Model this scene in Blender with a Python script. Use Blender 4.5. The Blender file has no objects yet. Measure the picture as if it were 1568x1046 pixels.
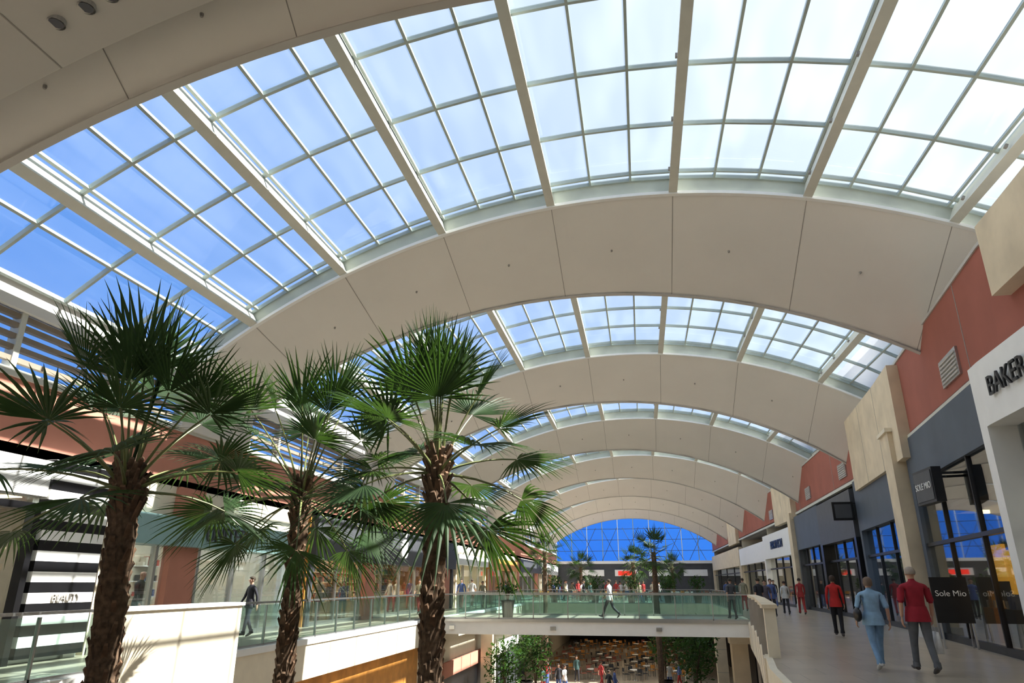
import bpy, math, random
from mathutils import Vector, Matrix
random.seed(7)
S=bpy.context.scene
COL=S.collection
# ------------------------------------------------------------------ materials
def new_mat(name):
    m=bpy.data.materials.new(name); m.use_nodes=True
    nt=m.node_tree; nt.nodes.clear()
    out=nt.nodes.new('ShaderNodeOutputMaterial')
    return m,nt,out
def pmat(name,col,rough=.6,metal=0,var=.08,scale=3,bump=0,emit=None,estr=0,spec=.5,detail=4):
    m,nt,out=new_mat(name)
    b=nt.nodes.new('ShaderNodeBsdfPrincipled')
    tc=nt.nodes.new('ShaderNodeTexCoord'); n=nt.nodes.new('ShaderNodeTexNoise')
    n.inputs['Scale'].default_value=scale; n.inputs['Detail'].default_value=detail
    nt.links.new(tc.outputs['Object'],n.inputs['Vector'])
    r=nt.nodes.new('ShaderNodeValToRGB')
    r.color_ramp.elements[0].position=.3; r.color_ramp.elements[1].position=.7
    r.color_ramp.elements[0].color=[max(0,c*(1-var)) for c in col]+[1]
    r.color_ramp.elements[1].color=[min(1,c*(1+var)) for c in col]+[1]
    nt.links.new(n.outputs['Fac'],r.inputs['Fac']); nt.links.new(r.outputs['Color'],b.inputs['Base Color'])
    b.inputs['Roughness'].default_value=rough; b.inputs['Metallic'].default_value=metal
    b.inputs['Specular IOR Level'].default_value=spec
    if bump:
        bp=nt.nodes.new('ShaderNodeBump'); bp.inputs['Strength'].default_value=bump
        nt.links.new(n.outputs['Fac'],bp.inputs['Height']); nt.links.new(bp.outputs['Normal'],b.inputs['Normal'])
    if emit:
        b.inputs['Emission Color'].default_value=list(emit)+[1]; b.inputs['Emission Strength'].default_value=estr
    nt.links.new(b.outputs[0],out.inputs[0]); return m
def tile_mat(name,c1,c2,cm,sx=1.0,rough=.3,bw=.5,bh=.5):
    m,nt,out=new_mat(name); b=nt.nodes.new('ShaderNodeBsdfPrincipled')
    tc=nt.nodes.new('ShaderNodeTexCoord'); br=nt.nodes.new('ShaderNodeTexBrick')
    br.inputs['Color1'].default_value=list(c1)+[1]; br.inputs['Color2'].default_value=list(c2)+[1]
    br.inputs['Mortar'].default_value=list(cm)+[1]; br.inputs['Scale'].default_value=sx
    br.inputs['Mortar Size'].default_value=.008; br.inputs['Brick Width'].default_value=bw; br.inputs['Row Height'].default_value=bh
    nt.links.new(tc.outputs['Object'],br.inputs['Vector']); nt.links.new(br.outputs['Color'],b.inputs['Base Color'])
    b.inputs['Roughness'].default_value=rough; nt.links.new(b.outputs[0],out.inputs[0]); return m
def glass_mat(name,tint,haze,hazecol=(.9,.95,1),gloss=.06,patch=False,rough=.02):
    m,nt,out=new_mat(name)
    tr=nt.nodes.new('ShaderNodeBsdfTransparent'); tr.inputs[0].default_value=list(tint)+[1]
    tl=nt.nodes.new('ShaderNodeBsdfTranslucent'); tl.inputs[0].default_value=list(hazecol)+[1]
    gl=nt.nodes.new('ShaderNodeBsdfGlossy'); gl.inputs['Roughness'].default_value=rough
    mx=nt.nodes.new('ShaderNodeMixShader'); mx.inputs[0].default_value=haze
    if patch:
        tc=nt.nodes.new('ShaderNodeTexCoord'); n=nt.nodes.new('ShaderNodeTexNoise'); n.inputs['Scale'].default_value=.8
        mp=nt.nodes.new('ShaderNodeMapping'); mp.inputs['Scale'].default_value=(1.8,.5,1.6)
        n.inputs['Detail'].default_value=1; nt.links.new(tc.outputs['Object'],mp.inputs[0]); nt.links.new(mp.outputs[0],n.inputs['Vector'])
        mr=nt.nodes.new('ShaderNodeMapRange'); mr.inputs[1].default_value=.40; mr.inputs[2].default_value=.66
        mr.inputs[3].default_value=haze*.75; mr.inputs[4].default_value=haze*1.35
        nt.links.new(n.outputs['Fac'],mr.inputs[0]); nt.links.new(mr.outputs[0],mx.inputs[0])
    nt.links.new(tr.outputs[0],mx.inputs[1]); nt.links.new(tl.outputs[0],mx.inputs[2])
    m2=nt.nodes.new('ShaderNodeMixShader'); fr=nt.nodes.new('ShaderNodeLayerWeight'); fr.inputs[0].default_value=.35
    mm=nt.nodes.new('ShaderNodeMath'); mm.operation='MULTIPLY_ADD'; mm.inputs[1].default_value=gloss*4; mm.inputs[2].default_value=gloss
    nt.links.new(fr.outputs['Facing'],mm.inputs[0]); nt.links.new(mm.outputs[0],m2.inputs[0])
    nt.links.new(mx.outputs[0],m2.inputs[1]); nt.links.new(gl.outputs[0],m2.inputs[2])
    nt.links.new(m2.outputs[0],out.inputs[0]); return m
def leaf_mat(name,c,ct):
    m,nt,out=new_mat(name)
    d=nt.nodes.new('ShaderNodeBsdfPrincipled'); d.inputs['Roughness'].default_value=.5; d.inputs['Specular IOR Level'].default_value=.25
    tc=nt.nodes.new('ShaderNodeTexCoord'); n=nt.nodes.new('ShaderNodeTexNoise'); n.inputs['Scale'].default_value=2.5
    nt.links.new(tc.outputs['Object'],n.inputs['Vector'])
    r=nt.nodes.new('ShaderNodeValToRGB'); r.color_ramp.elements[0].position=.35; r.color_ramp.elements[1].position=.65
    r.color_ramp.elements[0].color=[x*.6 for x in c]+[1]; r.color_ramp.elements[1].color=[x*1.35 for x in c]+[1]
    nt.links.new(n.outputs['Fac'],r.inputs[0]); nt.links.new(r.outputs[0],d.inputs['Base Color'])
    t=nt.nodes.new('ShaderNodeBsdfTranslucent'); t.inputs[0].default_value=list(ct)+[1]
    mx=nt.nodes.new('ShaderNodeMixShader'); mx.inputs[0].default_value=.22
    nt.links.new(d.outputs[0],mx.inputs[1]); nt.links.new(t.outputs[0],mx.inputs[2]); nt.links.new(mx.outputs[0],out.inputs[0]); return m
M={}
M['plaster']=pmat('white_plaster',(.76,.73,.69),.8,var=.02,scale=.6)
M['plaster2']=pmat('grey_plaster',(.55,.53,.50),.8,var=.03,scale=.6)
M['seam']=pmat('panel_seam',(.34,.32,.30),.9)
M['steel']=pmat('painted_steel',(.66,.66,.60),.5,var=.04)
M['sill']=pmat('sill_grey_green',(.50,.53,.48),.6,var=.04)
M['mull']=pmat('mullion_aluminium',(.42,.47,.44),.4,var=.04)
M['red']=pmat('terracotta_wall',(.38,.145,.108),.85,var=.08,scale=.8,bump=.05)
M['redlit']=pmat('terracotta_wall_sunlit',(.58,.27,.20),.85,var=.08,scale=.8,bump=.05)  # lighter copy of the terracotta; sunlight on the left wall put into its colour
M['taupe']=pmat('taupe_louvre',(.30,.25,.20),.7,var=.08)
M['cream']=pmat('cream_stone',(.70,.60,.45),.7,var=.10,scale=1.3,bump=.05)
M['creamlt']=pmat('cream_paint',(.78,.71,.58),.7,var=.04)
M['white']=pmat('white_paint',(.85,.85,.84),.5,var=.02)
M['black']=pmat('black_lacquer',(.012,.012,.014),.3,var=.1)
M['dark']=pmat('dark_metal',(.03,.032,.038),.35,.3,var=.1)
M['navy']=pmat('slate_blue_fascia',(.10,.125,.165),.5,var=.1,scale=1)
M['grey']=pmat('grey_fascia',(.085,.09,.10),.45,var=.08)
M['teal']=pmat('frosted_teal_fascia',(.30,.46,.47),.3,var=.05)
M['wood']=pmat('orange_wood',(.62,.30,.08),.4,var=.2,scale=2)
M['interior']=pmat('shop_interior',(.42,.36,.30),.8,var=.1)
M['darkint']=pmat('dark_shop_interior',(.05,.055,.065),.8,var=.2)
M['floor']=tile_mat('stone_tile_floor',(.45,.39,.32),(.38,.33,.275),(.22,.2,.17),1.0,.28,.9,.9)
M['metal']=pmat('brushed_metal',(.55,.56,.57),.3,.9,var=.03)
M['skyglass']=glass_mat('skylight_glass',(.93,.97,1),.05,gloss=.015,patch=True)
M['glass']=glass_mat('rail_glass',(.80,.91,.88),.03,(.7,.85,.8),gloss=.05)
M['shopglass']=glass_mat('shop_glass',(.72,.80,.84),.01,(.5,.6,.7),gloss=.13)
M['blueglass']=glass_mat('blue_tinted_glass',(.20,.55,1.0),.12,(.10,.35,.9),gloss=.02)
M['leaf']=leaf_mat('palm_leaf',(.032,.060,.025),(.10,.20,.03))
M['leaf2']=leaf_mat('shrub_leaf',(.035,.085,.025),(.12,.24,.04))
M['petiole']=pmat('palm_petiole',(.16,.18,.07),.5,var=.2)
M['trunk']=pmat('palm_trunk_bark',(.13,.085,.055),.95,var=.5,scale=14,bump=.6)
M['boot']=pmat('palm_boot_stub',(.16,.095,.058),.9,var=.4,scale=9)
M['skin']=pmat('skin',(.55,.33,.24),.5,var=.04)
M['shoe']=pmat('shoe_leather',(.10,.09,.09),.5)
M['shoew']=pmat('shoe_white',(.6,.6,.6),.5)
M['lampw']=pmat('warm_lamp',(.9,.7,.4),.5,emit=(1,.72,.38),estr=8)
M['lampc']=pmat('cool_lamp',(.9,.9,.9),.5,emit=(1,.95,.86),estr=5)
M['orangelit']=pmat('orange_lit_panel',(.8,.4,.05),.5,emit=(1,.42,.04),estr=1.5)
M['redlamp']=pmat('red_sign',(.6,.03,.02),.4,emit=(1,.05,.03),estr=1)
def cmat(c,rough=.8):
    k='cloth_%02x%02x%02x'%tuple(int(x*255) for x in c)
    if k not in M: M[k]=pmat(k,c,rough,var=.12,scale=9)
    return M[k]
# ------------------------------------------------------------------ mesh builder
class MB:
    def __init__(s): s.v=[];s.f=[];s.m=[];s.mats=[]
    def mi(s,m):
        m=M[m] if isinstance(m,str) else m
        if m not in s.mats: s.mats.append(m)
        return s.mats.index(m)
    def hexa(s,p,m):
        b=len(s.v); s.v+=[tuple(q) for q in p]; i=s.mi(m)
        for f in ((0,3,2,1),(4,5,6,7),(0,1,5,4),(1,2,6,5),(2,3,7,6),(3,0,4,7)):
            s.f.append(tuple(b+k for k in f)); s.m.append(i)
    def box(s,x0,x1,y0,y1,z0,z1,m):
        s.hexa([(x0,y0,z0),(x1,y0,z0),(x1,y1,z0),(x0,y1,z0),(x0,y0,z1),(x1,y0,z1),(x1,y1,z1),(x0,y1,z1)],m)
    def obox(s,c,ax,ay,az,m):
        c=Vector(c);P=[]
        for dz in(-1,1):
            for dx,dy in((-1,-1),(1,-1),(1,1),(-1,1)): P.append(c+ax*dx+ay*dy+az*dz)
        s.hexa(P,m)
    def face(s,p,m):
        b=len(s.v); s.v+=[tuple(q) for q in p]; s.f.append(tuple(range(b,b+len(p)))); s.m.append(s.mi(m))
    def grid(s,rows,m,close=False):
        b=len(s.v);n=len(rows[0]);i=s.mi(m)
        for r in rows: s.v+=[tuple(q) for q in r]
        for a in range(len(rows)-1):
            for k in range(n if close else n-1):
                k2=(k+1)%n
                s.f.append((b+a*n+k,b+a*n+k2,b+(a+1)*n+k2,b+(a+1)*n+k)); s.m.append(i)
    def tube(s,pts,rad,m,n=8,cap=True,flat=1.0,up=None):
        pts=[Vector(p) for p in pts]; rows=[]
        for i,p in enumerate(pts):
            t=(pts[min(i+1,len(pts)-1)]-pts[max(i-1,0)]).normalized()
            u=up or (Vector((0,0,1)) if abs(t.z)<.9 else Vector((0,1,0)))
            a=t.cross(u).normalized(); c=a.cross(t).normalized()
            r=rad[i] if isinstance(rad,(list,tuple)) else rad
            rows.append([p+a*math.cos(q)*r+c*math.sin(q)*r*flat for q in [2*math.pi*k/n for k in range(n)]])
        s.grid(rows,m,True)
        if cap: s.face(rows[0][::-1],m); s.face(rows[-1],m)
    def ellip(s,c,rx,ry,rz,m,n=12,k=8,zmin=-1):
        c=Vector(c);rows=[]
        for j in range(k+1):
            ph=-math.pi/2+math.pi*j/k
            if math.sin(ph)<zmin: ph=math.asin(zmin)
            rows.append([c+Vector((rx*math.cos(ph)*math.cos(q),ry*math.cos(ph)*math.sin(q),rz*math.sin(ph))) for q in [2*math.pi*i/n for i in range(n)]])
        s.grid(rows,m,True)
    def done(s,name,parent=None,smooth=False,loc=None,rotz=0,fixn=False):
        me=bpy.data.meshes.new(name); me.from_pydata(s.v,[],s.f)
        for m in s.mats: me.materials.append(m)
        me.polygons.foreach_set('material_index',s.m)
        if smooth: me.polygons.foreach_set('use_smooth',[True]*len(s.f))
        me.update()
        o=bpy.data.objects.new(name,me); COL.objects.link(o)
        if parent: o.parent=parent
        if loc: o.location=loc
        o.rotation_euler[2]=rotz
        return o
def empty(name,loc=(0,0,0)):
    e=bpy.data.objects.new(name,None); e.location=loc; e.empty_display_size=.1; COL.objects.link(e); return e
def text(name,s,size,loc,rot,m,parent,ext=.02):
    c=bpy.data.curves.new(name,'FONT'); c.body=s; c.size=size; c.extrude=ext; c.align_x='CENTER'; c.align_y='CENTER'
    o=bpy.data.objects.new(name,c); COL.objects.link(o); o.location=loc; o.rotation_euler=rot; c.materials.append(M[m])
    if parent: o.parent=parent
    return o
# ------------------------------------------------------------------ layout
PR=[(-10,6.1),(15,7.6),(26,9.0),(34,9.8),(50,10.4),(112,10.4)]
def XR(y):
    for (a,xa),(b,xb) in zip(PR,PR[1:]):
        if y<=b: return xa+(xb-xa)*(y-a)/(b-a)
    return PR[-1][1]
def ybreak(y0,y1,step=None):
    ys=[y0]+[a for a,_ in PR if y0+.01<a<y1-.01]+[y1]
    if step:
        n=[];
        for a,b in zip(ys,ys[1:]):
            k=max(1,int(round((b-a)/step))); n+=[a+(b-a)*i/k for i in range(k)]
        ys=n+[y1]
    return ys
def rbox(mb,y0,y1,z0,z1,o0,o1,m):
    "box following right wall line; o0>o1 are offsets toward the walkway (-X)"
    ys=ybreak(y0,y1)
    for a,b in zip(ys,ys[1:]):
        A,B=XR(a),XR(b)
        mb.hexa([(A-o0,a,z0),(A-o1,a,z0),(B-o1,b,z0),(B-o0,b,z0),(A-o0,a,z1),(A-o1,a,z1),(B-o1,b,z1),(B-o0,b,z1)],m)
XL=-12.7; XLE=-9.8; LZ=-5.5; WW=5.2; XV=10.75; WT=8.45
near_y=[17.1,31.3,44.9,58.8,72.5,86.2,99.5]; BW=3.6
def zn(k,x):
    xc,R,zc=(.2,20.4,11.74) if k==0 else (-.35,21,11.76)
    return zc-(R-math.sqrt(R*R-(x-xc)**2))
def zf(x):
    R=19.5; return 10.4-(R-math.sqrt(R*R-(x+1.3)**2))
RIBX=[-10.67,-8.04,-5.1,-1.94,1.45,4.9,8.24]
# ------------------------------------------------------------------ ceiling bands
def xs(y,n=44):
    a=XL-.1; b=XV
    return [a+(b-a)*i/n for i in range(n+1)]
def band(k,y0,y1,mname='plaster'):
    mb=MB(); X=xs(y0); X1=X
    fn=lambda x:zn(k,x)
    T=lambda x:zn(k,x)+.62
    N=6; sof=[]
    for j in range(N+1):
        t=j/N; y=y0+(y1-y0)*t
        sof.append([(a+(b-a)*t,y,fn(a+(b-a)*t)*(1-t)+zf(a+(b-a)*t)*t) for a,b in zip(X,X1)])
    mb.grid(sof,mname)
    mb.grid([[(x,y0,T(x)) for x in X],sof[0]],'sill')
    mb.grid([sof[-1],[(x,y1,T(x)) for x in X1]],'plaster2')
    mb.grid([[(x,y0-.02,T(x)) for x in X],[(x,y1+.02,T(x)) for x in X1]],'plaster2')
    mb.grid([[(x,y0-.12,fn(x)+.06) for x in X],[(x,y0-.12,fn(x)-.03) for x in X],[(x,y0+.02,fn(x)-.03) for x in X]],'white')
    mb.grid([[(x,y0-.12,fn(x)+.06) for x in X],[(x,y0,fn(x)+.06) for x in X]],'white')
    mb.grid([[(x,y1-.10,zf(x)-.004) for x in X],[(x,y1-.10,zf(x)-.03) for x in X],[(x,y1+.06,zf(x)-.03) for x in X],[(x,y1+.06,zf(x)+.12) for x in X]],'plaster2')
    for i,x in enumerate(RIBX):
        L=[];Rr=[]
        for j in range(9):
            t=j/8;y=y0+(y1-y0)*t;z=lambda q:fn(q)*(1-t)+zf(q)*t-.006
            L.append((x-.009,y,z(x-.009)));Rr.append((x+.009,y,z(x+.009)))
        mb.grid([L,Rr],'seam')
        xm=x+1.6
        if xm<XV-.4:
            z=fn(xm)*.5+zf(xm)*.5
            mb.tube([(xm,y0+(y1-y0)*.5,z+.01),(xm,y0+(y1-y0)*.5,z-.05)],[.035,.025],'seam',8)
    return mb.done('ceiling_vault_band')
for k,y in enumerate(near_y): band(k,y,y+BW)
band(0,6.95,8.3)
mb=MB(); X=xs(5)
zb=lambda x:zn(0,x)-1.25
mb.grid([[(x,1.5,zb(x)) for x in X],[(x,6.93,zb(x)) for x in X]],'plaster2')
mb.grid([[(x,6.93,zb(x)) for x in X],[(x,6.93,zn(0,x)+.6) for x in X]],'plaster')
mb.grid([[(x,1.5,zb(x)) for x in X],[(x,1.5,zn(0,x)+.6) for x in X]],'plaster')
for x in RIBX:
    mb.grid([[(x-.012,y,zb(x)-.006) for y in (1.5,6.93)],[(x+.012,y,zb(x)-.006) for y in (1.5,6.93)]],'seam')
mb.done('ceiling_bulkhead')
for x,y in ((-7.6,6.3),(-7.15,6.28),(-6.8,6.26),(-6.5,6.24)):
    mb=MB(); z=zb(x)
    mb.tube([(0,0,.10),(0,0,-.04)],[.11,.12],'metal',16,cap=False); mb.tube([(0,0,-.03),(0,0,.02)],[.095,.08],'black',16)
    mb.done('recessed_downlight',loc=(x,y,z))
# ------------------------------------------------------------------ skylights
def skylight(idx,k,y0,y1):
    e=empty('window_%d'%(idx+1)); e.name='window_%d'%(idx+1)
    rib=MB(); fr=MB(); gl=MB()
    h=.58; g=lambda x:zn(k,x)+h
    def nrm(x):
        d=(zn(k,x+.01)-zn(k,x-.01))/.02
        return Vector((-d,0,1)).normalized(),Vector((1,0,d)).normalized()
    L=(y1-y0)/2; yc=(y0+y1)/2
    xr=RIBX
    for x in xr:
        n,t=nrm(x)
        rib.obox((x+n.x*.30,yc,zn(k,x)+.30),t*.085,Vector((0,L,0)),n*.28,'steel')
        rib.obox((x+n.x*.03,yc,zn(k,x)+.03),t*.115,Vector((0,L,0)),n*.018,'steel')
        yy=y1-1.0
        while yy>y0:
            rib.obox((x-.11,yy,zn(k,x)+.2),t*.03,Vector((0,.04,0)),n*.04,'seam'); yy-=2.1
    edges=[XL-.05]+xr+[XV]
    cols=[]
    for a,b in zip(edges,edges[1:]):
        n=3 if b-a>2.55 else 2
        cols+= [a+(b-a)*i/n for i in range(n)]
    cols.append(edges[-1])
    for x in cols:
        n,t=nrm(x)
        fr.obox((x,yc,g(x)-.03),t*.030,Vector((0,L,0)),n*.06,'mull')
    ys=[];yy=y1-.35
    while yy>y0: ys.append(yy); yy-=2.1
    ys=[y1-.02]+ys
    for y in ys:
        for a,b in zip(cols,cols[1:]):
            A=Vector((a,y,g(a)-.03));B=Vector((b,y,g(b)-.03));d=(B-A);n=Vector((-d.z,0,d.x)).normalized()
            fr.obox((A+B)/2,d/2,Vector((0,.034,0)),n*.055,'mull')
    X=cols; gl.grid([[(x,y0,g(x)) for x in X],[(x,y1,g(x)) for x in X]],'skyglass')
    rib.done('ribs',e); fr.done('mullions',e); gl.done('glass',e)
prev=8.3
for i,y in enumerate(near_y):
    skylight(i,0 if i==0 else 1,prev,y); prev=y+BW
skylight(7,1,prev,109)
skylight(9,0,-9,1.5)  # unseen skylight behind the camera, added so sun bounces onto the nearest band
# ------------------------------------------------------------------ walls
mb=MB()
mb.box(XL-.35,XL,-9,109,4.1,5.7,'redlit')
mb.box(XL-.35,XL+.12,-9,109,7.0,7.22,'plaster')
mb.box(XL-.35,XL+.06,-9,109,5.62,5.78,'steel')
for z in (5.98,6.22,6.46,6.70,6.9): mb.box(XL-.12,XL,-9,109,z-.05,z+.06,'taupe')
y=-8
while y<109:
    mb.box(XL-.2,XL+.03,y-.07,y+.07,5.7,7.1,'steel'); y+=2.8
mb.grid([[(XL-.25,-9,5.7),(XL-.25,109,5.7)],[(XL-.25,-9,7.1),(XL-.25,109,7.1)]],'skyglass')
for y in near_y: 
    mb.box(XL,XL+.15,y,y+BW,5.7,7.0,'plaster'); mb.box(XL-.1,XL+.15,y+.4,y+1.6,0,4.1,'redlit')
mb.box(-18,XL,-9,109,4.1,4.3,'plaster2'); mb.box(-18.2,-18,-9,109,LZ,4.3,'interior')
mb.done('wall_left')
mb=MB()
for a,b,k in [(-9,17.1,0),(17.1,109,1)]:
    mb.box(XL-.3,XL-.1,a,b,7.2,zn(k,XL)+.62,'plaster')
mb.done('trim_1')
mb=MB()
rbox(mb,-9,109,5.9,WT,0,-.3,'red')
rbox(mb,-9,109,WT-.02,WT+.06,.04,-.34,'plaster2')
rbox(mb,-9,109,5.86,6.0,.10,-.1,'steel')
for y in [17,28,38,48,60,75,90]: rbox(mb,y,y+.04,6,WT-.02,.006,0,'seam')
for y in (17.6,35,44,58):
    rbox(mb,y,y+1.5,6.35,7.05,.06,0,'metal'); 
    for j in range(6): rbox(mb,y+.08,y+1.42,6.42+j*.1,6.46+j*.1,.09,.05,'plaster2')
mb.box(16,16.2,-9,109,LZ,6.1,'darkint'); 
for a,b in zip(ybreak(-9,109),ybreak(-9,109)[1:]):
    mb.hexa([(XR(a),a,5.9),(16,a,5.9),(16,b,5.9),(XR(b),b,5.9),(XR(a),a,6.1),(16,a,6.1),(16,b,6.1),(XR(b),b,6.1)],'plaster2')
mb.box(XV,XV+.3,-9,109,6,12,'plaster')
mb.done('wall_right')
for (a,b,z0,z1) in [(9,14.1,6.95,8.5),(23.5,32.2,5.3,8.35),(49.5,56,5.6,8.4),(79,86,5.6,8.4)]:
    mb=MB(); rbox(mb,a,b,z0,z1,.35,0,'cream')
    n=int((b-a)/2.2)
    for i in range(1,n): rbox(mb,a+(b-a)*i/n-.01,a+(b-a)*i/n+.01,z0,z1,.355,.3,'seam')
    mb.done('cream_stone_panel')
mb=MB()
X=[XL+(XV-XL)*i/30 for i in range(31)]
mb.grid([[(x,109.3,zn(1,x)+.2) for x in X],[(x,109.3,zn(1,x)+.7) for x in X]],'plaster')
mb.box(-18,16,109.2,109.6,LZ,4.5,'grey')
mb.box(XL,10.4,108.9,109.2,4.35,4.75,'white')
for x in (-9,-4,1,6): mb.box(x,x+3.4,108.9,109.2,2.6,3.5,'white'); 
mb.box(-3.5,-1,108.8,108.95,2.7,3.3,'redlamp')
mb.done('wall_far')
e=empty('window_9')
mb=MB(); mb.grid([[(x,109.3,4.6) for x in X],[(x,109.3,zn(1,x)+.3) for x in X]],'blueglass'); mb.done('glass',e)
mb=MB()
for i in range(0,31,3):
    x=X[i]; mb.box(x-.05,x+.05,109.1,109.25,4.6,zn(1,x)+.2,'mull' if i%6 else 'white')
for z in (6.2,7.8,9.4): 
    w=[x for x in X if zn(1,x)>z]; mb.box(w[0],w[-1],109.12,109.24,z-.03,z+.03,'navy')
for i in range(6):
    x0=-9+i*3.2; mb.tube([(x0,109.05,4.8),(x0+2.4,109.05,min(9.6,zn(1,x0+2.4)-.2))],.035,'navy',5); mb.tube([(x0+2.4,109.0,4.8),(x0,109.0,min(9.6,zn(1,x0)-.2))],.035,'navy',5)
mb.done('mullions',e)
mb=MB(); mb.box(-18,16,-9.3,-9,LZ,12.4,'creamlt'); mb.done('wall_back')
# ------------------------------------------------------------------ floors
mb=MB(); mb.box(-18,16,-9,109,LZ-.2,LZ,'floor'); mb.done('floor_lower')
mb=MB()
for a,b in zip(ybreak(2,60),ybreak(2,60)[1:]):
    A,B=XR(a),XR(b)
    mb.hexa([(A-WW,a,-.6),(16,a,-.6),(16,b,-.6),(B-WW,b,-.6),(A-WW,a,0),(16,a,0),(16,b,0),(B-WW,b,0)],'floor')
mb.box(-18,XLE,2,60,-.35,0,'floor')
mb.box(-18,16,-9,2,-.6,0,'floor'); mb.box(-18,16,60,109,-.6,0,'floor')
mb.done('floor_upper')
mb=MB()
mb.box(XLE-.1,XLE+.12,2,60,-1.05,-.0,'creamlt'); mb.box(XLE-.1,XLE+.16,2,60,-.12,.03,'white')
rbox(mb,2,60,-1.0,.02,WW+.12,WW-.02,'creamlt')
mb.box(XLE,XR(60)-WW,59.88,60,-1.0,.02,'creamlt')
mb.done('trim_2')
# ------------------------------------------------------------------ bridge
e=empty('pedestrian_bridge')
BX0,BX1=XLE+.1,XR(33)-WW
mb=MB()
mb.box(BX0,BX1+.3,33,38,-.55,0.0,'white'); mb.box(BX0,BX1,32.9,33,-.62,-.02,'white'); mb.box(BX0,BX1,32.84,32.95,-.08,.04,'metal')
mb.box(BX0,BX1,33.1,37.9,.0,.012,'floor')
x=BX0+1
while x<BX1:
    mb.box(x-.12,x+.12,32.82,32.9,-.42,-.26,'metal'); x+=2.9*1.6
mb.done('deck',e)
def rail(pts_y_x,name,parent=None,along='y'):
    mb=MB(); 
    P=[Vector(p) for p in pts_y_x]
    for A,B in zip(P,P[1:]):
        n=max(1,int(round((B-A).length/1.5))); d=(B-A).normalized(); s=Vector((-d.y,d.x,0))
        for i in range(n):
            a=A.lerp(B,i/n)+d*.02; b=A.lerp(B,(i+1)/n)-d*.02; c=(a+b)/2
            mb.obox(c+Vector((0,0,.55)),(b-a)/2,s*.008,Vector((0,0,.47)),'glass')
            mb.obox(A.lerp(B,i/n)+Vector((0,0,.5)),d*.018,s*.03,Vector((0,0,.52)),'metal')
        mb.obox((A+B)/2+Vector((0,0,1.08)),(B-A)/2,s*.035,Vector((0,0,.025)),'metal')
        mb.obox((A+B)/2+Vector((0,0,.05)),(B-A)/2,s*.03,Vector((0,0,.04)),'metal')
    return mb.done(name,parent)
rail([(BX0,33.05,0),(BX1,33.05,0)],'rail_near',e); rail([(BX0,37.9,0),(BX1+.3,37.9,0)],'rail_far',e)
rail([(XLE,3,0),(XLE,12.1,0)],'glass_railing'); rail([(XLE,16.4,0),(XLE,33,0)],'glass_railing'); rail([(XLE,38,0),(XLE,60,0)],'glass_railing')
rail([(XR(38.5)-WW+.08,38.5,0),(XR(50)-WW+.08,50,0),(XR(60)-WW+.08,60,0)],'glass_railing')
rail([(XLE,60,0),(5.2,60,0)],'glass_railing')
mb=MB(); rbox(mb,17.2,32.8,0,1.02,WW+.05,WW-.2,'creamlt'); rbox(mb,17.15,32.85,1.02,1.10,WW+.09,WW-.24,'cream'); rbox(mb,17.2,32.8,-1.0,0,WW+.16,WW,'creamlt')
for y in (18,21,24,27,30): rbox(mb,y,y+.03,-.9,1.0,WW+.165,WW-.2,'seam')
mb.done('stone_parapet')
mb=MB(); mb.box(XLE-.15,XLE+.25,12.2,16.3,-1.1,1.05,'creamlt'); mb.box(XLE-.2,XLE+.3,12.15,16.35,1.05,1.12,'white'); mb.done('stone_parapet')
for (x,y) in [(BX1-.4,35),(XLE+.4,44),(XR(52)-WW-.3,52),(XR(22)-WW+.7,22)]:
    mb=MB(); mb.box(-.35,.35,-.35,.35,0,4.95,'cream'); mb.box(-.45,.45,-.45,.45,0,.4,'plaster2'); mb.box(-.42,.42,-.42,.42,4.5,4.9,'creamlt')
    for z in (1.5,2.9): mb.box(-.355,.355,-.355,.355,z,z+.02,'seam')
    mb.done('stone_column',loc=(x,y,LZ))
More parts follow.
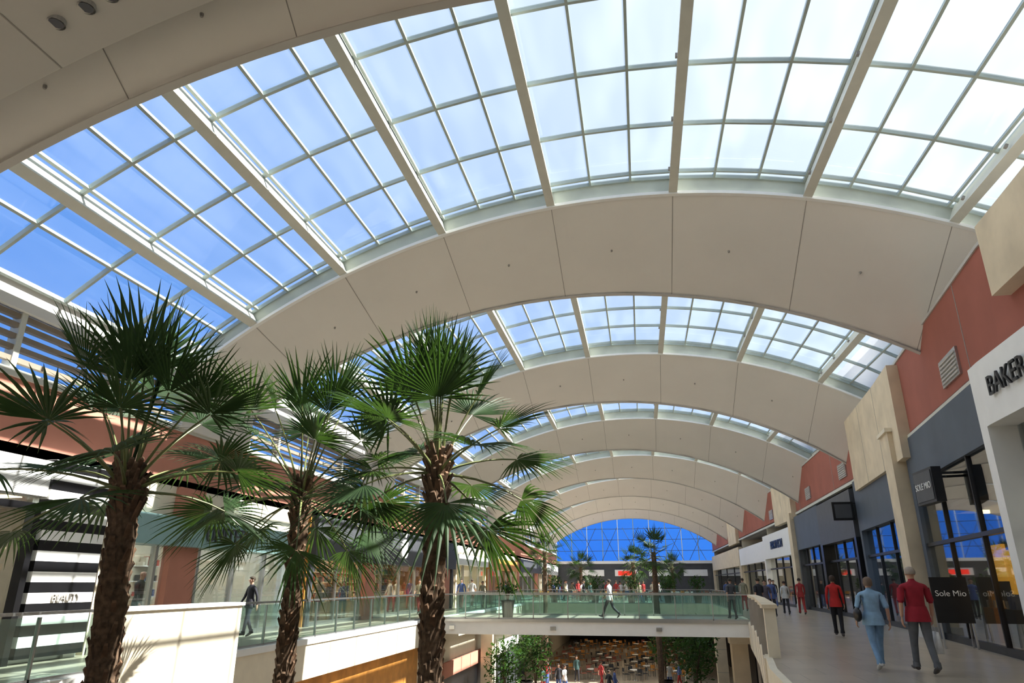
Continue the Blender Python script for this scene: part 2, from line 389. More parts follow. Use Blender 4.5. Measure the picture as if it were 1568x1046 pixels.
# ------------------------------------------------------------------ left stores
def left_store(name,y0,y1,fz0,fz1,fm,intm,postm,light,fasc_off=.25,posts=4,top='creamlt',depth=4.5):
    e=empty(name,(XL,(y0+y1)/2,0)); inv=Vector((-XL,-(y0+y1)/2,0))
    def D(mb,n): o=mb.done(n,e); o.location=inv; return o
    mb=MB()
    mb.box(XL-.3,XL+fasc_off,y0,y1,fz0,fz1,fm)
    if fz1<4.05: mb.box(XL-.3,XL+.02,y0,y1,fz1,4.1,top)
    mb.box(XL-.3,XL+.10,y0,y0+.35,0,fz0,postm); mb.box(XL-.3,XL+.10,y1-.35,y1,0,fz0,postm)
    for i in range(1,posts): 
        y=y0+(y1-y0)*i/posts; mb.box(XL-.12,XL+.04,y-.05,y+.05,0,fz0,'metal')
    mb.box(XL-.1,XL+.03,y0,y1,0,.15,'metal')
    D(mb,'fascia')
    mb=MB(); mb.box(XL-.03,XL-.01,y0+.3,y1-.3,.15,fz0,'shopglass'); D(mb,'glazing')
    mb=MB(); xb=XL-depth
    mb.box(xb-.1,xb,y0,y1,0,4.1,intm); mb.box(xb,XL,y0-.06,y0,0,4.1,intm); mb.box(xb,XL,y1,y1+.06,0,4.1,intm)
    mb.box(xb,XL-.3,y0,y1,3.4,3.5,'white')
    for i in range(3):
        y=y0+(y1-y0)*(i+.5)/3; mb.box(xb+.8,XL-.9,y-.15,y+.15,3.36,3.41,'lampw' if light[0]>light[2]*1.3 else 'lampc')
    n=int((y1-y0)/1.2)
    for i in range(n):
        y=y0+.6+(y1-y0-1.2)*i/max(1,n-1)
        for z in (.6,1.1,1.6,2.1):
            mb.box(xb,xb+.35,y-.5,y+.5,z,z+.03,'white')
            for j in range(6):
                c=random.choice([(.5,.1,.08),(.1,.15,.3),(.7,.65,.55),(.08,.08,.08),(.6,.4,.2)])
                mb.box(xb+.05,xb+.28,y-.45+j*.15,y-.34+j*.15,z+.03,z+.15+random.random()*.2,cmat(c))
    for i in range(max(1,n//2)):
        y=y0+1.2+i*2.4
        if y>y1-1: break
        mb.box(XL-2.6,XL-1.5,y-.5,y+.5,.85,.92,'wood')
        for dx in(-2.55,-1.6):
            for dy in(-.45,.4): mb.box(XL+dx,XL+dx+.05,y+dy,y+dy+.05,0,.85,'wood')
        for j in range(4): mb.box(XL-2.4+j*.2,XL-2.28+j*.2,y-.3,y+.2,.92,1.05+.05*j,cmat(random.choice([(.5,.1,.08),(.7,.65,.55),(.1,.1,.12)])))
    D(mb,'interior')
    l=bpy.data.lights.new(name+'_lamp','AREA'); l.shape='RECTANGLE'; l.size=2.5; l.size_y=(y1-y0)*.7; l.energy=light[3]*2.6; l.color=light[:3]
    lo=bpy.data.objects.new('lamp',l); COL.objects.link(lo); lo.parent=e; lo.location=Vector((XL-2.0,(y0+y1)/2,3.3))+inv
    return e,inv
e,inv=left_store('striped_cosmetics_storefront',6,14.8,3.3,4.05,'white','interior','white',(1,.9,.75,120),.2,5)
mb=MB()
z=.1;i=0
while z<4.1:
    mb.box(XL,XL+.26,13.0,14.8,z,min(4.1,z+.21),'black' if i%2==0 else 'white'); z+=.21;i+=1
o=mb.done('stripes',e); o.location=inv
mb=MB(); mb.box(XL+.02,XL+.24,8.5,12.9,3.0,3.14,'black'); mb.box(XL+.02,XL+.24,12.75,12.9,0,3.0,'black'); mb.box(XL+.02,XL+.24,8.5,8.65,0,3.0,'black'); mb.box(XL+.1,XL+.2,10.6,10.7,0,3,'black')
o=mb.done('portal',e); o.location=inv
text('sign','BEAUTY',.22,Vector((XL+.28,14,1.25))+inv,(math.pi/2,0,math.pi/2),'seam',e)
e,inv=left_store('teal_fascia_storefront',15.2,24.6,2.5,3.25,'teal','creamlt','white',(1,.93,.82,160),.45,5)
text('sign','UNITED',.62,Vector((XL+.47,19.6,2.87))+inv,(math.pi/2,0,math.pi/2),'grey',e,.03)
e,inv=left_store('electronics_storefront',26,47.5,2.45,4.1,'grey','wood','grey',(1,.72,.42,420),.3,8)
mb=MB(); pts=[]
for i in range(48):
    a=2*math.pi*i/48; r=.42*(1+.10*math.cos(2*a)*.5-.10*math.exp(-((a-math.pi/2)/.35)**2)-.06*math.exp(-((a-3*math.pi/2)/.25)**2))
    y=r*math.cos(a)*.95; z=r*math.sin(a)
    dx=y-.47; dz=z-.06
    d=math.hypot(dx,dz)
    if d<.2: y=.47-math.sqrt(max(0,.04-dz*dz)); 
    pts.append((y*1.25,z*1.25))
mb.face([(.0,y,z) for y,z in pts],'lampc')
lf=[(0,.56),(.02,.70),(.12,.80),(.2,.82),(.18,.68),(.1,.58)]
mb.face([(0,y,z) for y,z in lf],'lampc')
o=mb.done('fruit_logo',e); o.location=Vector((XL+.34,36.6,3.3))+inv
left_store('cream_storefront',48.2,58,2.8,3.5,'white','creamlt','cream',(1,.8,.5,260),.3,4)
left_store('wood_storefront',59,73,2.7,3.6,'wood','wood','cream',(1,.75,.45,280),.3,5)
left_store('dark_storefront',74,90,2.7,4.0,'grey','interior','cream',(1,.85,.65,240),.3,5)
left_store('white_storefront',91,108,2.7,4.0,'white','interior','cream',(1,.85,.65,240),.3,5)
mb=MB()
mb.box(-10.4,-10.1,2,109,LZ,-1.0,'creamlt'); mb.box(-10.1,-10.0,19,32,-4.6,-1.05,'wood'); mb.box(-10.02,-9.97,21,30,LZ,-2.6,'black')
for y in (22,25,28): mb.box(-9.99,-9.93,y,y+.12,LZ,-2.6,'wood')
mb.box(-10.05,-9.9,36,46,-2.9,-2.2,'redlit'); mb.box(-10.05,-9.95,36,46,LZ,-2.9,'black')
mb.box(-10.05,-9.9,50,62,-3.0,-2.2,'white'); mb.box(-10.05,-9.95,50,62,LZ,-3.0,'darkint')
mb.done('wall_lower_left')
mb=MB()
rbox(mb,2,109,LZ,-.6,WW-2.2,WW-2.5,'interior')
for y in range(30,100,8):
    rbox(mb,y,y+6,LZ,-2.4,WW-2.1,WW-2.2,'black'); rbox(mb,y,y+6,-2.4,-1.7,WW-2.05,WW-2.2,'white' if y%16 else 'red')
mb.box(-10,8,100,100.3,LZ,-.6,'darkint')
mb.done('wall_lower_right')
# ------------------------------------------------------------------ right stores
def right_store(name,y0,y1,glz,fz0,fz1,fm,off,postm,intcol,light,npost=4,transom=True):
    yc=(y0+y1)/2; e=empty(name,(XR(yc),yc,0)); inv=-Vector((XR(yc),yc,0))
    def D(mb,n): o=mb.done(n,e); o.location=inv; return o
    mb=MB()
    rbox(mb,y0,y1,fz0,fz1,off,-.3,fm)
    rbox(mb,y0,y0+.4,0,fz0,off,-.3,postm); rbox(mb,y1-.4,y1,0,fz0,off,-.3,postm)
    for i in range(1,npost):
        y=y0+(y1-y0)*i/(npost); rbox(mb,y-.035,y+.035,0,fz0,.06,-.06,'dark')
    if transom: rbox(mb,y0,y1,2.6,2.70,.08,-.06,'dark')
    rbox(mb,y0,y1,0,.18,.06,-.06,'dark')
    D(mb,'fascia')
    mb=MB(); rbox(mb,y0+.3,y1-.3,.18,fz0,.0,-.02,'shopglass'); D(mb,'glazing')
    mb=MB()
    for yy in (y0,y1-.05): mb.box(XR(yy)+.1,15.9,yy,yy+.05,0,5.9,intcol)
    rbox(mb,y0,y1,0,5.9,-3.6,-3.8,intcol)
    rbox(mb,y0,y1,3.6,3.7,-.3,-3.6,'darkint')
    n=int((y1-y0)/1.6)
    for i in range(n):
        y=y0+.8+i*1.6
        if y>y1-.6: break
        rbox(mb,y-.08,y+.08,3.5,3.6,-1.4,-1.6,'lampw')
        rbox(mb,y-.5,y+.4,0,.9,-1.0,-1.6,'darkint' if i%2 else 'wood')
        for j in range(4): rbox(mb,y-.4+j*.2,y-.28+j*.2,.9,1.1+.12*(j%3),-1.1,-1.35,cmat(random.choice([(.5,.1,.08),(.7,.65,.55),(.15,.2,.4),(.6,.35,.1)])))
        for z in (1.2,1.8,2.4): 
            rbox(mb,y-.6,y+.6,z,z+.04,-3.3,-3.6,'wood')
            for j in range(5): rbox(mb,y-.5+j*.2,y-.38+j*.2,z+.04,z+.2+.15*random.random(),-3.35,-3.55,cmat(random.choice([(.5,.1,.08),(.7,.65,.55),(.15,.2,.4),(.6,.35,.1)])))
    D(mb,'interior')
    l=bpy.data.lights.new(name+'_lamp','AREA'); l.shape='RECTANGLE'; l.size=2; l.size_y=(y1-y0)*.7; l.energy=light[3]*1.7; l.color=light[:3]
    lo=bpy.data.objects.new('lamp',l); COL.objects.link(lo); lo.parent=e; lo.location=Vector((XR(yc)+2,yc,3.5))+inv
    return e,inv
RT=(math.pi/2,0,-math.pi/2)
e,inv=right_store('white_portal_storefront',9.5,15.6,0,4.55,5.85,'white',.55,'white','creamlt',(1,.85,.6,50))
t=text('sign','BAKER ST.',.55,Vector((XR(13)-.59,13.35,5.2))+inv,(math.pi/2,0,-math.pi/2-math.atan(.06)),'black',e)
e,inv=right_store('cafe_storefront',15.8,24.2,0,4.5,5.9,'navy',.12,'navy','darkint',(1,.6,.25,90),3)
mb=MB(); rbox(mb,16.8,19.2,1.3,2.3,-.5,-.6,'orangelit'); rbox(mb,20.2,21.4,1.6,2.5,-.8,-.9,'orangelit'); o=mb.done('lit_menu_panel',e); o.location=inv
e2=empty('hanging_sign_box',(XR(20.4)-.55,20.4,4.0))
mb=MB(); mb.box(-.12,.12,-.65,.65,-.45,.45,'dark'); mb.box(-.14,-.12,-.58,.58,-.38,.38,'grey'); mb.box(-.03,.6,-.4,-.34,.28,.34,'dark'); mb.box(-.03,.6,.34,.4,.28,.34,'dark'); mb.done('box',e2)
text('lettering','SOLE MIO',.24,(-.15,0,0),RT,'white',e2,.005)
mb=MB(); rbox(mb,24.4,25.6,0,6.3,.5,-.2,'cream'); rbox(mb,24.3,25.7,0,.3,.55,-.2,'plaster2'); rbox(mb,24.3,25.7,6.3,6.42,.58,-.2,'creamlt'); mb.done('stone_pilaster')
right_store('slate_storefront',25.8,33.5,0,3.7,5.85,'navy',.2,'navy','darkint',(.8,.85,1,60),3)
right_store('black_storefront',33.8,41.5,0,3.5,5.6,'grey',.35,'black','darkint',(1,.7,.4,90))
right_store('blue_storefront',41.8,49.5,0,3.6,5.7,'navy',.25,'grey','darkint',(1,.75,.5,90))
mb=MB(); rbox(mb,49.6,50.6,0,6.0,.5,-.2,'cream'); rbox(mb,49.5,50.7,0,.3,.55,-.2,'plaster2'); mb.done('stone_pilaster')
e,inv=right_store('white_fascia_storefront',50.8,62,0,3.4,5.2,'white',.4,'white','creamlt',(1,.75,.5,220))
text('sign','MARTINSON',.85,Vector((XR(56)-.43,56,4.3))+inv,RT,'black',e)
right_store('cream_wall_storefront',62.4,78,0,3.3,4.9,'white',.3,'cream','creamlt',(1,.8,.55,220))
right_store('far_storefront',78.4,108,0,3.3,5.2,'cream',.3,'cream','interior',(1,.8,.55,250))
mb=MB(); mb.box(-.9,.0,-.05,.05,-.4,.4,'black'); mb.box(-.8,-.1,-.06,.06,-.3,.3,'grey'); mb.box(0,.25,-.03,.03,.3,.36,'dark'); mb.done('blade_sign',loc=(XR(33.6)-.3,33.6,4.6))
mb=MB()
mb.hexa([(-.42,-.02,.6),(.42,-.02,.6),(.42,.02,.6),(-.42,.02,.6),(-.42,.1,1.7),(.42,.1,1.7),(.42,.14,1.7),(-.42,.14,1.7)],'black')
for x in(-.38,.34): mb.hexa([(x,-.07,0),(x+.04,-.07,0),(x+.04,-.03,0),(x,-.03,0),(x,.1,1.65),(x+.04,.1,1.65),(x+.04,.14,1.65),(x,.14,1.65)],'metal'); mb.hexa([(x,.36,0),(x+.04,.36,0),(x+.04,.40,0),(x,.40,0),(x,.14,1.65),(x+.04,.14,1.65),(x+.04,.18,1.65),(x,.18,1.65)],'metal')
o=mb.done('menu_board_stand',loc=(7.75,20.4,0),rotz=-.15)
t=text('lettering','Sole Mio',.2,(0,.025,1.3),(math.pi/2-.11,0,0),'white',o,.004)
# ------------------------------------------------------------------ fan palm
def palm(name,loc,zt,tr0,crown,seed,nf=28,lowres=False,plen=.85,fr=.78,segs=28,lean=(0,0),e0=84,e1=-38,spear=0,pw=1.05):
    rnd=random.Random(seed); H=zt-loc[2]; mb=MB()
    n=14 if not lowres else 8; K=int(H*5) if not lowres else 12
    LN=lambda z:Vector((lean[0]*(1-z/H),lean[1]*(1-z/H),0))
    rows=[]
    for j in range(K+1):
        z=H*j/K; r=tr0*(1.12-.28*j/K)
        rows.append([LN(z)+Vector(((r+rnd.uniform(-.02,.03))*math.cos(2*math.pi*i/n),(r+rnd.uniform(-.02,.03))*math.sin(2*math.pi*i/n),z)) for i in range(n)])
    mb.grid(rows,'trunk',True)
    if not lowres:
        q=0;z=max(.2,H-5.2)
        while z<H-.05:
            a=q*2.39996; r=tr0*(1.12-.28*z/H)
            d=Vector((math.cos(a),math.sin(a),0)); s=Vector((-d.y,d.x,0)); L=rnd.uniform(.05,.12)
            if z>H-.8: L*=1.8
            w=rnd.uniform(.03,.06); up=rnd.uniform(.6,1.5)
            b=LN(z)+d*(r-.02)+Vector((0,0,z)); tp=b+(d*.6+Vector((0,0,up)))*L
            mb.hexa([b-s*w-Vector((0,0,.05)),b+s*w-Vector((0,0,.05)),b+s*w*.9+Vector((0,0,.03)),b-s*w*.9+Vector((0,0,.03)),tp-s*w*.55-d*.0,tp+s*w*.55,tp+s*w*.5+Vector((0,0,.03))-d*.02,tp-s*w*.5+Vector((0,0,.03))-d*.02],'boot' if rnd.random()<.45 else 'trunk')
            q+=1; z+=.021 if z<H-.7 else .009
    for i in range(spear):
        d=Vector((rnd.uniform(-.12,.12)+.1,rnd.uniform(-.1,.1),1)); b=Vector((0,0,H-.1))
        mb.tube([b,b+d*.9,b+d*1.4,b+d*1.9],[.02,.025,.03,.004],'leaf',6)
    for i in range(nf):
        t=i/(nf-1); az=i*2.39996+rnd.uniform(-.25,.25); el=math.radians(e0+(e1-e0)*t**pw+rnd.uniform(-8,8))
        L=plen*rnd.uniform(.85,1.15)*(1.05 if t<.3 else .98); F=fr*rnd.uniform(.85,1.10)*crown*(1.10 if t<.3 else .94)
        L*=crown
        hd=Vector((math.cos(az),math.sin(az),0)); p=Vector((0,0,H-.12-.25*t))+hd*tr0*.5; e_=el+.06; P=[p.copy()]
        for k in range(5):
            dv=hd*math.cos(e_)+Vector((0,0,math.sin(e_))); p=p+dv*L/5; P.append(p.copy()); e_-=.02+.10*t
        mb.tube(P,[.028,.021,.017,.014,.013,.011],'petiole',4 if lowres else 5,cap=False)
        tv=dv.normalized(); s=hd.cross(Vector((0,0,1))).normalized(); tw=rnd.uniform(-.6,.6)
        nv=s.cross(tv).normalized(); s2=s*math.cos(tw)+nv*math.sin(tw); nv=s2.cross(tv).normalized()
        if nv.z<0: nv=-nv
        ns=segs; span=math.radians(rnd.uniform(50,70) if t<.22 else rnd.uniform(88,118)); droop=rnd.uniform(.15,.36)*(.05+1.1*t)
        cup=rnd.uniform(.08,.32)
        if t<.22: ns=int(ns*.75)
        for j in range(ns):
            th=-span+2*span*j/(ns-1); dth=2*span/(ns-1)
            Lr=F*(1-.28*(th/span)**2)*rnd.uniform(.86,1.06)
            if rnd.random()<.04: continue
            R0=[];R1=[];R2=[]
            jt=rnd.uniform(-.035,.035)
            for f in ((.03,.2,.40,.56,.8,1.0) if not lowres else (.05,.45,1.0)):
                r=Lr*f; f0=.41
                w=r*math.tan(dth/2)*1.02 if f<f0 else Lr*f0*math.tan(dth/2)*(1-(f-f0)/(1-f0))**.8
                w=max(w,.001)
                dd=tv*math.cos(th+jt*f)+s2*math.sin(th+jt*f); sd=-tv*math.sin(th)+s2*math.cos(th)
                c=P[-1]+dd*r+nv*(cup*r*abs(math.sin(th))) - Vector((0,0,1))*droop*Lr*f**2.6
                if th*th>span*span*.6: c-=Vector((0,0,1))*.05*f
                R0.append(c-sd*w-nv*w*.45);R1.append(c);R2.append(c+sd*w-nv*w*.45)
            mb.grid([R0,R1,R2],'leaf')
    o=mb.done(name,loc=loc); return o
palm('fan_palm',(-2.93,10.0,LZ),3.42,.17,1.08,3,25,plen=1.05,fr=1.08,e0=100,e1=-26,lean=(-.03,0),pw=1.25)
palm('fan_palm',(-6.45,7.9,LZ),3.0,.18,1.12,11,26,plen=1.12,fr=1.05,e0=88,e1=-4,lean=(.45,0),spear=1,pw=1.1)
palm('fan_palm',(-5.75,11.3,LZ),3.25,.155,1.22,5,26,plen=1.12,fr=.9,e0=80,e1=-34)
for (x,y,z,s) in [(-7.6,57,3.9,11),(.8,48,3.5,12),(-6,72,3.1,13),(-.8,68,3.4,14),(3.2,80,3.3,15)]:
    palm('fan_palm',(x,y,LZ if y<60 else 0),z,.18,1.3,s,20,True,.7,.75,16)
def shrub(name,loc,h,r,n,seed,pot=None,leafs=.16):
    rnd=random.Random(seed); mb=MB(); z0=0
    if pot:
        mb.tube([(0,0,0),(0,0,pot[1])],[pot[0]*.75,pot[0]],'black',16); mb.tube([(0,0,pot[1]-.06),(0,0,pot[1])],[pot[0]*1.06,pot[0]*1.06],'black',16); z0=pot[1]
    for i in range(5):
        a=rnd.random()*6.28; mb.tube([(0,0,z0-.05),(.1*math.cos(a),.1*math.sin(a),z0+h*.4),(r*.5*math.cos(a),r*.5*math.sin(a),z0+h*.75)],[.035,.025,.01],'trunk',5)
    for i in range(n):
        a=rnd.random()*6.28;u=rnd.uniform(-1,1);q=rnd.random()**.4
        c=Vector((r*q*math.cos(a)*math.sqrt(1-u*u),r*q*math.sin(a)*math.sqrt(1-u*u),z0+h*.62+h*.42*u*q))
        d=Vector((rnd.uniform(-1,1),rnd.uniform(-1,1),rnd.uniform(-.6,.9))).normalized(); s=d.cross(Vector((rnd.random(),rnd.random(),1))).normalized()
        L=leafs*rnd.uniform(.7,1.5); mb.face([c,c+d*L*.5+s*L*.2,c+d*L,c+d*L*.5-s*L*.2],'leaf2')
    return mb.done(name,loc=loc)
shrub('potted_plant',(-6.3,33.9,.012),.8,.5,260,1,(.32,.8))
for i,(x,y) in enumerate([(-7.8,41),(-6.5,44),(3.0,46),(-8.4,52),(1.2,54),(2.6,43)]):
    shrub('indoor_tree',(x,y,LZ),3.4+.5*(i%3),1.15,750,20+i,(.5,.7),.26)
for i,(x,y) in enumerate([(-7.5,62),(-4,61.5),(-1,62),(2,61.5),(4.4,62),(-5.5,76),(2.5,72)]):
    shrub('potted_plant',(x,y,0),1.5,.7,260,40+i,(.35,.6),.22)
def chair(mb,x,y,a,z,m):
    c,s=math.cos(a),math.sin(a); X=Vector((c,s,0));Y=Vector((-s,c,0));O=Vector((x,y,z));Z=Vector((0,0,1))
    for i in(-1,1):
        for j in(-1,1): mb.obox(O+X*.19*i+Y*.19*j+Z*.225,X*.018,Y*.018,Z*.225,'metal')
        mb.obox(O+X*.19*i-Y*.21+Z*.65,X*.018,Y*.015,Z*.22,'metal')
    mb.obox(O+Z*.46,X*.22,Y*.22,Z*.02,m); mb.obox(O-Y*.21+Z*.76,X*.2,Y*.015,Z*.13,m)
def cafe(name,x,y,z,m):
    mb=MB(); mb.tube([(0,0,.72),(0,0,.75)],[.42,.42],'white',18); mb.tube([(0,0,0),(0,0,.72)],.035,'metal',8); mb.tube([(0,0,0),(0,0,.03)],[.25,.22],'metal',12)
    for k in range(4): a=k*math.pi/2+.4; chair(mb,.75*math.sin(a),-.75*math.cos(a),a,0,m)
    mb.done(name,loc=(x,y,z))
r=random.Random(2)
for i in range(10):
    for j in range(4): cafe('cafe_table_set',-7.6+j*3.3+(i%2)*1.0,59.5+i*3.1,LZ,random.choice(['wood','wood','red','darkint']))
for i in range(12): cafe('cafe_table_set',-9+(i%6)*3.1,66+(i//6)*8+r.uniform(-1,1),0,random.choice(['white','red','wood']))
# ------------------------------------------------------------------ people
def person(name,loc,head,ht,shirt,pants,hair,stride=.25,sleeve='short',armswing=.3,hairlen=0,bag=None,shoe='shoe',build=1.0,phase=1,hem=True,detail=True,bald=False,elbow=.25):
    s=ht/1.76
    bm=bpy.data.meshes.new('tmp'); V=[];E=[];Rr=[];tag=[]
    def v(p,r): V.append(p); Rr.append(r if isinstance(r,tuple) else (r,r)); return len(V)-1
    def ed(a,b,t): E.append((a,b)); tag.append(t)
    w=build
    pel=v((0,0,.96),(.145*w,.115*w)); wa=v((0,.0,1.10),(.135*w,.105*w)); ch=v((0,-.005,1.28),(.155*w,.115*w)); uc=v((0,-.015,1.42),(.125*w,.085*w))
    nk=v((0,0,1.515),.052); hb=v((0,.02,1.575),(.062,.068)); hm=v((0,.018,1.655),(.075,.092)); tp=v((0,.008,1.725),(.055,.07))
    ed(pel,wa,'shirt');ed(wa,ch,'shirt');ed(ch,uc,'shirt');ed(uc,nk,'skin');ed(nk,hb,'skin');ed(hb,hm,'skin');ed(hm,tp,'skin')
    hands=[]
    for sd in(-1,1):
        sw=armswing*sd*phase
        sh=v((.185*sd*w,-.01,1.415),.058); el=v((.235*sd*w,.28*math.sin(sw)-.02,1.415-.28*math.cos(sw)),.042)
        e2=sw+elbow; wr=v((.245*sd*w,V[el][1]+.25*math.sin(e2),V[el][2]-.25*math.cos(e2)),.029)
        ed(uc,sh,'shirt'); ed(sh,el,'shirt'); ed(el,wr,'shirt' if sleeve=='long' else 'skin')
        hands.append((Vector(V[wr]),e2,sd))
    feet=[]
    for sd in(-1,1):
        st=-stride*sd*phase
        hp=v((.092*sd,0,.90),(.096*w,.102*w))
        k_a=st*.9+.08; kb=.10 if st>0 else .10+abs(st)*1.1
        kn=v((.1*sd,.43*math.sin(k_a),.90-.43*math.cos(k_a)),.070)
        an_a=k_a-kb; an=v((.10*sd,V[kn][1]+.40*math.sin(an_a),V[kn][2]-.40*math.cos(an_a)),.054)
        ed(pel,hp,'pants');ed(hp,kn,'pants');ed(kn,an,'pants'); feet.append((Vector(V[an]),an_a,sd))
    bm.from_pydata(V,E,[]); o=bpy.data.objects.new('tmp',bm); COL.objects.link(o)
    md=o.modifiers.new('s','SKIN'); md.use_smooth_shade=True
    for i,sv in enumerate(bm.skin_vertices[0].data): sv.radius=Rr[i]; sv.use_root=(i==0)
    ss=o.modifiers.new('u','SUBSURF'); ss.levels=2 if detail else 1; ss.render_levels=ss.levels
    bpy.context.view_layer.update(); dg=bpy.context.evaluated_depsgraph_get()
    me=bpy.data.meshes.new_from_object(o.evaluated_get(dg)); bpy.data.objects.remove(o)
    me.materials.clear()
    mats=[cmat(shirt),cmat(pants),M['skin']]
    for m in mats: me.materials.append(m)
    vs=[Vector(q) for q in V]
    for p in me.polygons:
        c=p.center; best=9e9;bt='shirt';
        for (a,b),t in zip(E,tag):
            A,B=vs[a],vs[b];d=B-A;u=max(0,min(1,(c-A).dot(d)/d.length_squared));q=(c-(A+d*u)).length
            rr=max(Rr[a])*(1-u)+max(Rr[b])*u
            if q/rr<best: best=q/rr;bt=t
        if bt=='shirt' and c.z<.90 and abs(c.x)<.2*w: bt='pants'
        if bt=='skin' and c.z<1.49 and abs(c.x)<.15: bt='shirt'
        p.material_index={'shirt':0,'pants':1,'skin':2}[bt]; p.use_smooth=True
    root=empty(name,loc); root.rotation_euler[2]=head; root.scale=(s,s,s)
    b=bpy.data.objects.new('body',me); COL.objects.link(b); b.parent=root
    mb=MB()
    zmin=9
    for an,a,sd in feet:
        f=Vector((0,math.cos(a*.8),math.sin(a*.8)*1.0)) ; up=Vector((0,-math.sin(a*.8),math.cos(a*.8)))
        hl=an-f*.05-up*.045; P=[hl,hl+f*.07+up*.005,hl+f*.16-up*.012,hl+f*.25-up*.02]
        mb.tube(P,[.042,.048,.048,.028],shoe,10,flat=.8)
        mb.tube([an+Vector((0,0,.06)),an-Vector((0,0,.03))],[.058,.066],cmat(pants),10,cap=False)
        zmin=min(zmin,min((p-up*.036).z for p in P))
    for wr,a,sd in hands:
        d=Vector((0,math.sin(a),-math.cos(a))); sx=Vector((1,0,0)); fw=d.cross(sx)*1.0
        if fw.y<0: fw=-fw
        mb.tube([wr-d*.01,wr+d*.03,wr+d*.075,wr+d*.10],[.024,.032,.038,.034],'skin',8,flat=.42,up=Vector((1,0,0)) )
        if detail:
            for k,(off,L) in enumerate(((.028,.070),(.010,.080),(-.010,.074),(-.027,.058))):
                b0=wr+d*.095+fw*off; inn=-sx*sd
                mb.tube([b0,b0+d*L*.5+inn*.006,b0+d*L*.8+inn*.022,b0+d*L+inn*.04],[.009,.0085,.008,.006],'skin',6)
            b0=wr+d*.04+fw*.03; mb.tube([b0,b0+fw*.025+d*.03,b0+fw*.03+d*.06-sx*sd*.015],[.011,.010,.007],'skin',6)
        else: mb.tube([wr+d*.09,wr+d*.14-sx*sd*.01,wr+d*.17-sx*sd*.03],[.03,.028,.015],'skin',6,flat=.5,up=Vector((1,0,0)))
    for sd in(-1,1):
        mb.ellip((.079*sd,.015,1.645),.012,.02,.032,'skin',8,6)
        mb.ellip((.03*sd,.105,1.665),.012,.008,.009,'white',8,6); mb.ellip((.03*sd,.112,1.665),.006,.004,.006,'black',6,4)
    mb.tube([(0,.103,1.675),(0,.122,1.645),(0,.128,1.632),(0,.108,1.622)],[.008,.012,.015,.008],'skin',6)
    mb.tube([(-.024,.098,1.598),(0,.107,1.599),(.024,.098,1.598)],[.004,.007,.004],cmat((.45,.18,.15)),6)
    hm_=cmat(hair)
    if not bald:
        rows=[]
        for j in range(9):
            ph=math.pi/2*j/8*1.25
            row=[]
            for i in range(16):
                q=2*math.pi*i/16; back=math.sin(q)<.25
                p2=ph if back else min(ph,math.pi/2*.72)
                x=.092*math.sin(p2)*math.cos(q); y=.112*math.sin(p2)*math.sin(q); z=.10*math.cos(p2)
                if back and hairlen and j>5: z-=hairlen*(j-5)/3
                row.append(Vector((x,y-.0+.006,1.672+z)))
            rows.append(row)
        mb.grid(rows,hm_,True)
    if hem:
        rows=[]
        for z,rx,ry in ((1.08,.15,.12),(.98,.172,.135),(.88,.185,.145),(.82,.19,.148)):
            rows.append([(rx*w*math.cos(q)*(1+.03*math.sin(5*q)),ry*w*math.sin(q)*(1+.03*math.sin(5*q)),z) for q in [2*math.pi*i/20 for i in range(20)]])
        mb.grid(rows,cmat(shirt),True)
    else:
        rows=[[(.152*w*math.cos(q),.12*w*math.sin(q),z) for q in [2*math.pi*i/20 for i in range(20)]] for z in (.985,1.02)]
        mb.grid(rows,'black',True)
    mb.tube([(0,0,1.465),(0,.0,1.50)],[.075,.062],cmat(shirt),12,cap=False)
    if sleeve!='long':
        for i,(wr,a,sd) in enumerate(hands):
            sh=Vector((.185*sd*w,-.01,1.415)); sw=armswing*sd*phase
            el=Vector((.235*sd*w,.28*math.sin(sw)-.02,1.415-.28*math.cos(sw)))
            mb.tube([sh.lerp(el,.1),sh.lerp(el,.5),sh.lerp(el,.9)],[.062,.064,.062],cmat(shirt),10,cap=False)
    if bag=='shoulder':
        mb.ellip((-.27*w,-.05,1.02),.075,.16,.14,'black',12,8)
        mb.tube([(-.27*w,.05,1.12),(-.2*w,.08,1.3),(-.15*w,.0,1.475),(-.2*w,-.13,1.3),(-.27*w,-.15,1.12)],.012,'black',6)
    if bag=='carrier':
        wr,a,sd=hands[1]; d=Vector((0,math.sin(a),-math.cos(a))); h=wr+d*.15
        bmx=cmat((.75,.76,.80))
        mb.hexa([h+Vector(q) for q in ((-.05,-.15,-.48),(.06,-.15,-.48),(.06,.15,-.48),(-.05,.15,-.48),(-.02,-.13,-.12),(.03,-.13,-.12),(.03,.13,-.12),(-.02,.13,-.12))],bmx)
        mb.tube([h+Vector((0,-.09,-.13)),h+Vector((0,-.03,0)),h+Vector((0,.03,0)),h+Vector((0,.09,-.13))],.006,bmx,5)
    o=mb.done('clothes_and_details',root,smooth=True)
    root.location.z=loc[2]-zmin*s
    return root
person('walking_man',(4.95,14.7,0),0.03,1.78,(.34,.02,.04),(.14,.15,.17),(.35,.30,.26),.20,'short',.12,0,'carrier',build=1.15,hem=True)
person('walking_woman',(4.32,15.2,0),0.05,1.62,(.30,.47,.66),(.22,.36,.55),(.18,.13,.10),.26,'short',.2,.05,'shoulder','shoew',build=1.17,phase=-1)
person('woman_in_red_vest',(5.85,24.2,0),-.3,1.73,(.50,.03,.03),(.02,.02,.025),(.06,.04,.03),.15,'long',.1,.06,None,build=.98)
D=dict(detail=False)
person('shopper',(5.05,33.9,0),.4,1.72,(.04,.04,.05),(.03,.03,.05),(.04,.03,.02),.2,**D)
person('shopper',(5.5,35,0),2.8,1.65,(.12,.1,.12),(.05,.06,.1),(.04,.03,.02),.2,**D)
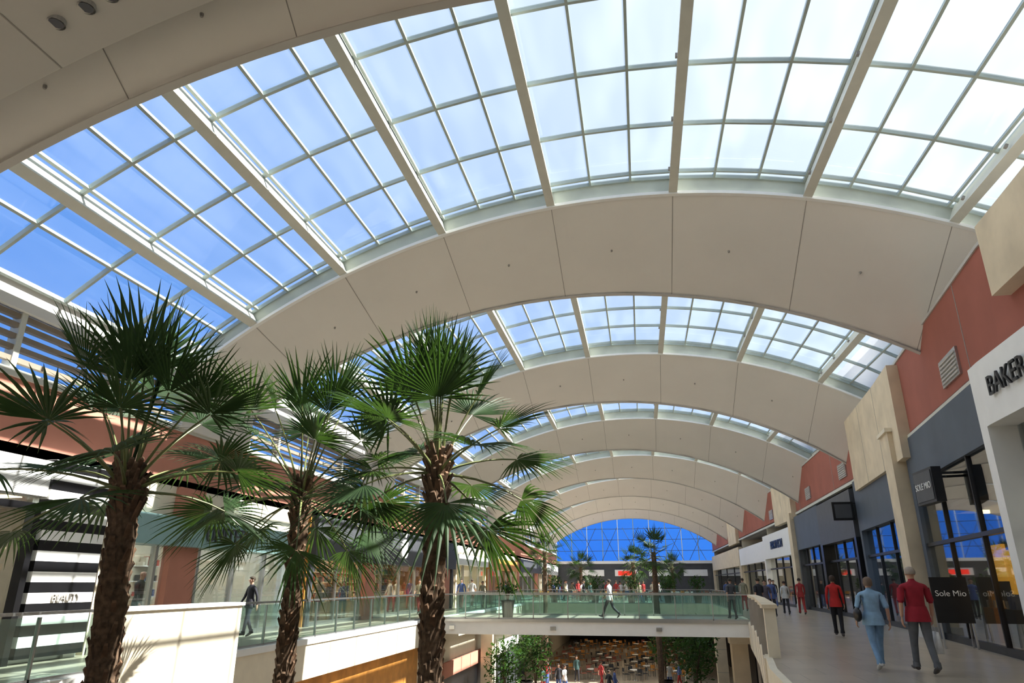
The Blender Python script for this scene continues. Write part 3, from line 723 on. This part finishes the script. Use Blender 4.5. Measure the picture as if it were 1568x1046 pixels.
person('shopper',(3.9,34.3,.012),.3,1.7,(.1,.1,.11),(.04,.04,.05),(.04,.03,.02),.15,**D)
person('shopper',(-1.6,35,.012),1.2,1.75,(.7,.7,.7),(.05,.05,.06),(.05,.04,.03),.42,sleeve='long',armswing=.5,**D)
person('shopper',(-12.0,20.9,0),2.6,1.7,(.03,.03,.04),(.05,.05,.07),(.04,.03,.02),.2,sleeve='long',**D)
for (x,y) in ((-13.4,18.6),(-13.5,19.4),(-13.6,17.9)):
    person('shop_mannequin',(x,y,0),-1.5,1.85,(.6,.5,.4) if y>18 else (.05,.05,.05),(.1,.09,.08),(.4,.3,.25),.05,sleeve='long',bald=True,**D)
r=random.Random(9)
cl=[(.6,.6,.6),(.04,.04,.05),(.4,.05,.05),(.1,.15,.35),(.3,.28,.2),(.7,.65,.5),(.05,.1,.1)]
def crowd(n,xa,xb,ya,yb,z,hs=None):
    for i in range(n): person('shopper',(r.uniform(xa,xb),r.uniform(ya,yb),z),r.choice(hs) if hs else r.random()*6,1.6+r.random()*.2,r.choice(cl),r.choice(cl[1:4]),(.06,.04,.03),.2,sleeve=r.choice(['long','short']),**D)
for i in range(9): person('shopper',(-14.0+r.random()*.5,28+i*2.0,0),r.random()*6,1.6+r.random()*.2,r.choice(cl),r.choice(cl[1:4]),(.06,.04,.03),.1,sleeve='long',**D)
crowd(26,-9,4.6,62.8,82,0); crowd(9,5.8,9.3,36,72,0,[0,3.1]); crowd(6,-12.2,-10.3,30,58,0,[0,3.1]); crowd(12,-7.5,3.2,50,58.3,LZ)
for i,y in enumerate((56,70,84)):
    l=bpy.data.lights.new('lower_fill','AREA'); l.shape='RECTANGLE'; l.size=8; l.size_y=6; l.energy=170; l.color=(1,.85,.62)  # added fill without fixtures, brightens the deep lower level
    lo=bpy.data.objects.new('lower_fill_light',l); COL.objects.link(lo); lo.location=(-2,y,-.75)
# ------------------------------------------------------------------ sun, sky, camera
sd=Vector((.64,.04,.77)).normalized()
l=bpy.data.lights.new('sun','SUN'); l.energy=18; l.angle=.009; l.color=(1,.95,.86)
o=bpy.data.objects.new('sun',l); COL.objects.link(o); o.rotation_euler=sd.to_track_quat('Z','Y').to_euler()
W=bpy.data.worlds.new('sky'); S.world=W; W.use_nodes=True; nt=W.node_tree; nt.nodes.clear()
out=nt.nodes.new('ShaderNodeOutputWorld'); bg=nt.nodes.new('ShaderNodeBackground'); tc=nt.nodes.new('ShaderNodeTexCoord')
vm=nt.nodes.new('ShaderNodeVectorMath'); vm.operation='DOT_PRODUCT'; vm.inputs[1].default_value=sd
nt.links.new(tc.outputs['Generated'],vm.inputs[0])
mr=nt.nodes.new('ShaderNodeMapRange'); mr.inputs[1].default_value=-.4; mr.inputs[2].default_value=.9
nt.links.new(vm.outputs['Value'],mr.inputs[0])
cr=nt.nodes.new('ShaderNodeValToRGB'); c=cr.color_ramp; c.elements[0].color=(.13,.33,.82,1); c.elements[1].color=(.86,.93,.97,1)
a=c.elements.new(.25); a.color=(.18,.39,.86,1); a=c.elements.new(.45); a.color=(.34,.52,.87,1); a=c.elements.new(.62); a.color=(.54,.67,.86,1); a=c.elements.new(.8); a.color=(.74,.83,.91,1)
nt.links.new(mr.outputs[0],cr.inputs[0]); nt.links.new(cr.outputs[0],bg.inputs[0]); bg.inputs[1].default_value=1.07; nt.links.new(bg.outputs[0],out.inputs[0])
cd=bpy.data.cameras.new('camera'); cam=bpy.data.objects.new('camera',cd); COL.objects.link(cam)
cd.sensor_width=36; cd.lens=24.1; cam.location=(0,0,1.54); cam.rotation_euler=(math.radians(90+19.45),0,math.radians(10.2)); cd.clip_end=500; S.camera=cam
S.view_settings.view_transform='Standard'; S.view_settings.exposure=0; S.view_settings.gamma=.88
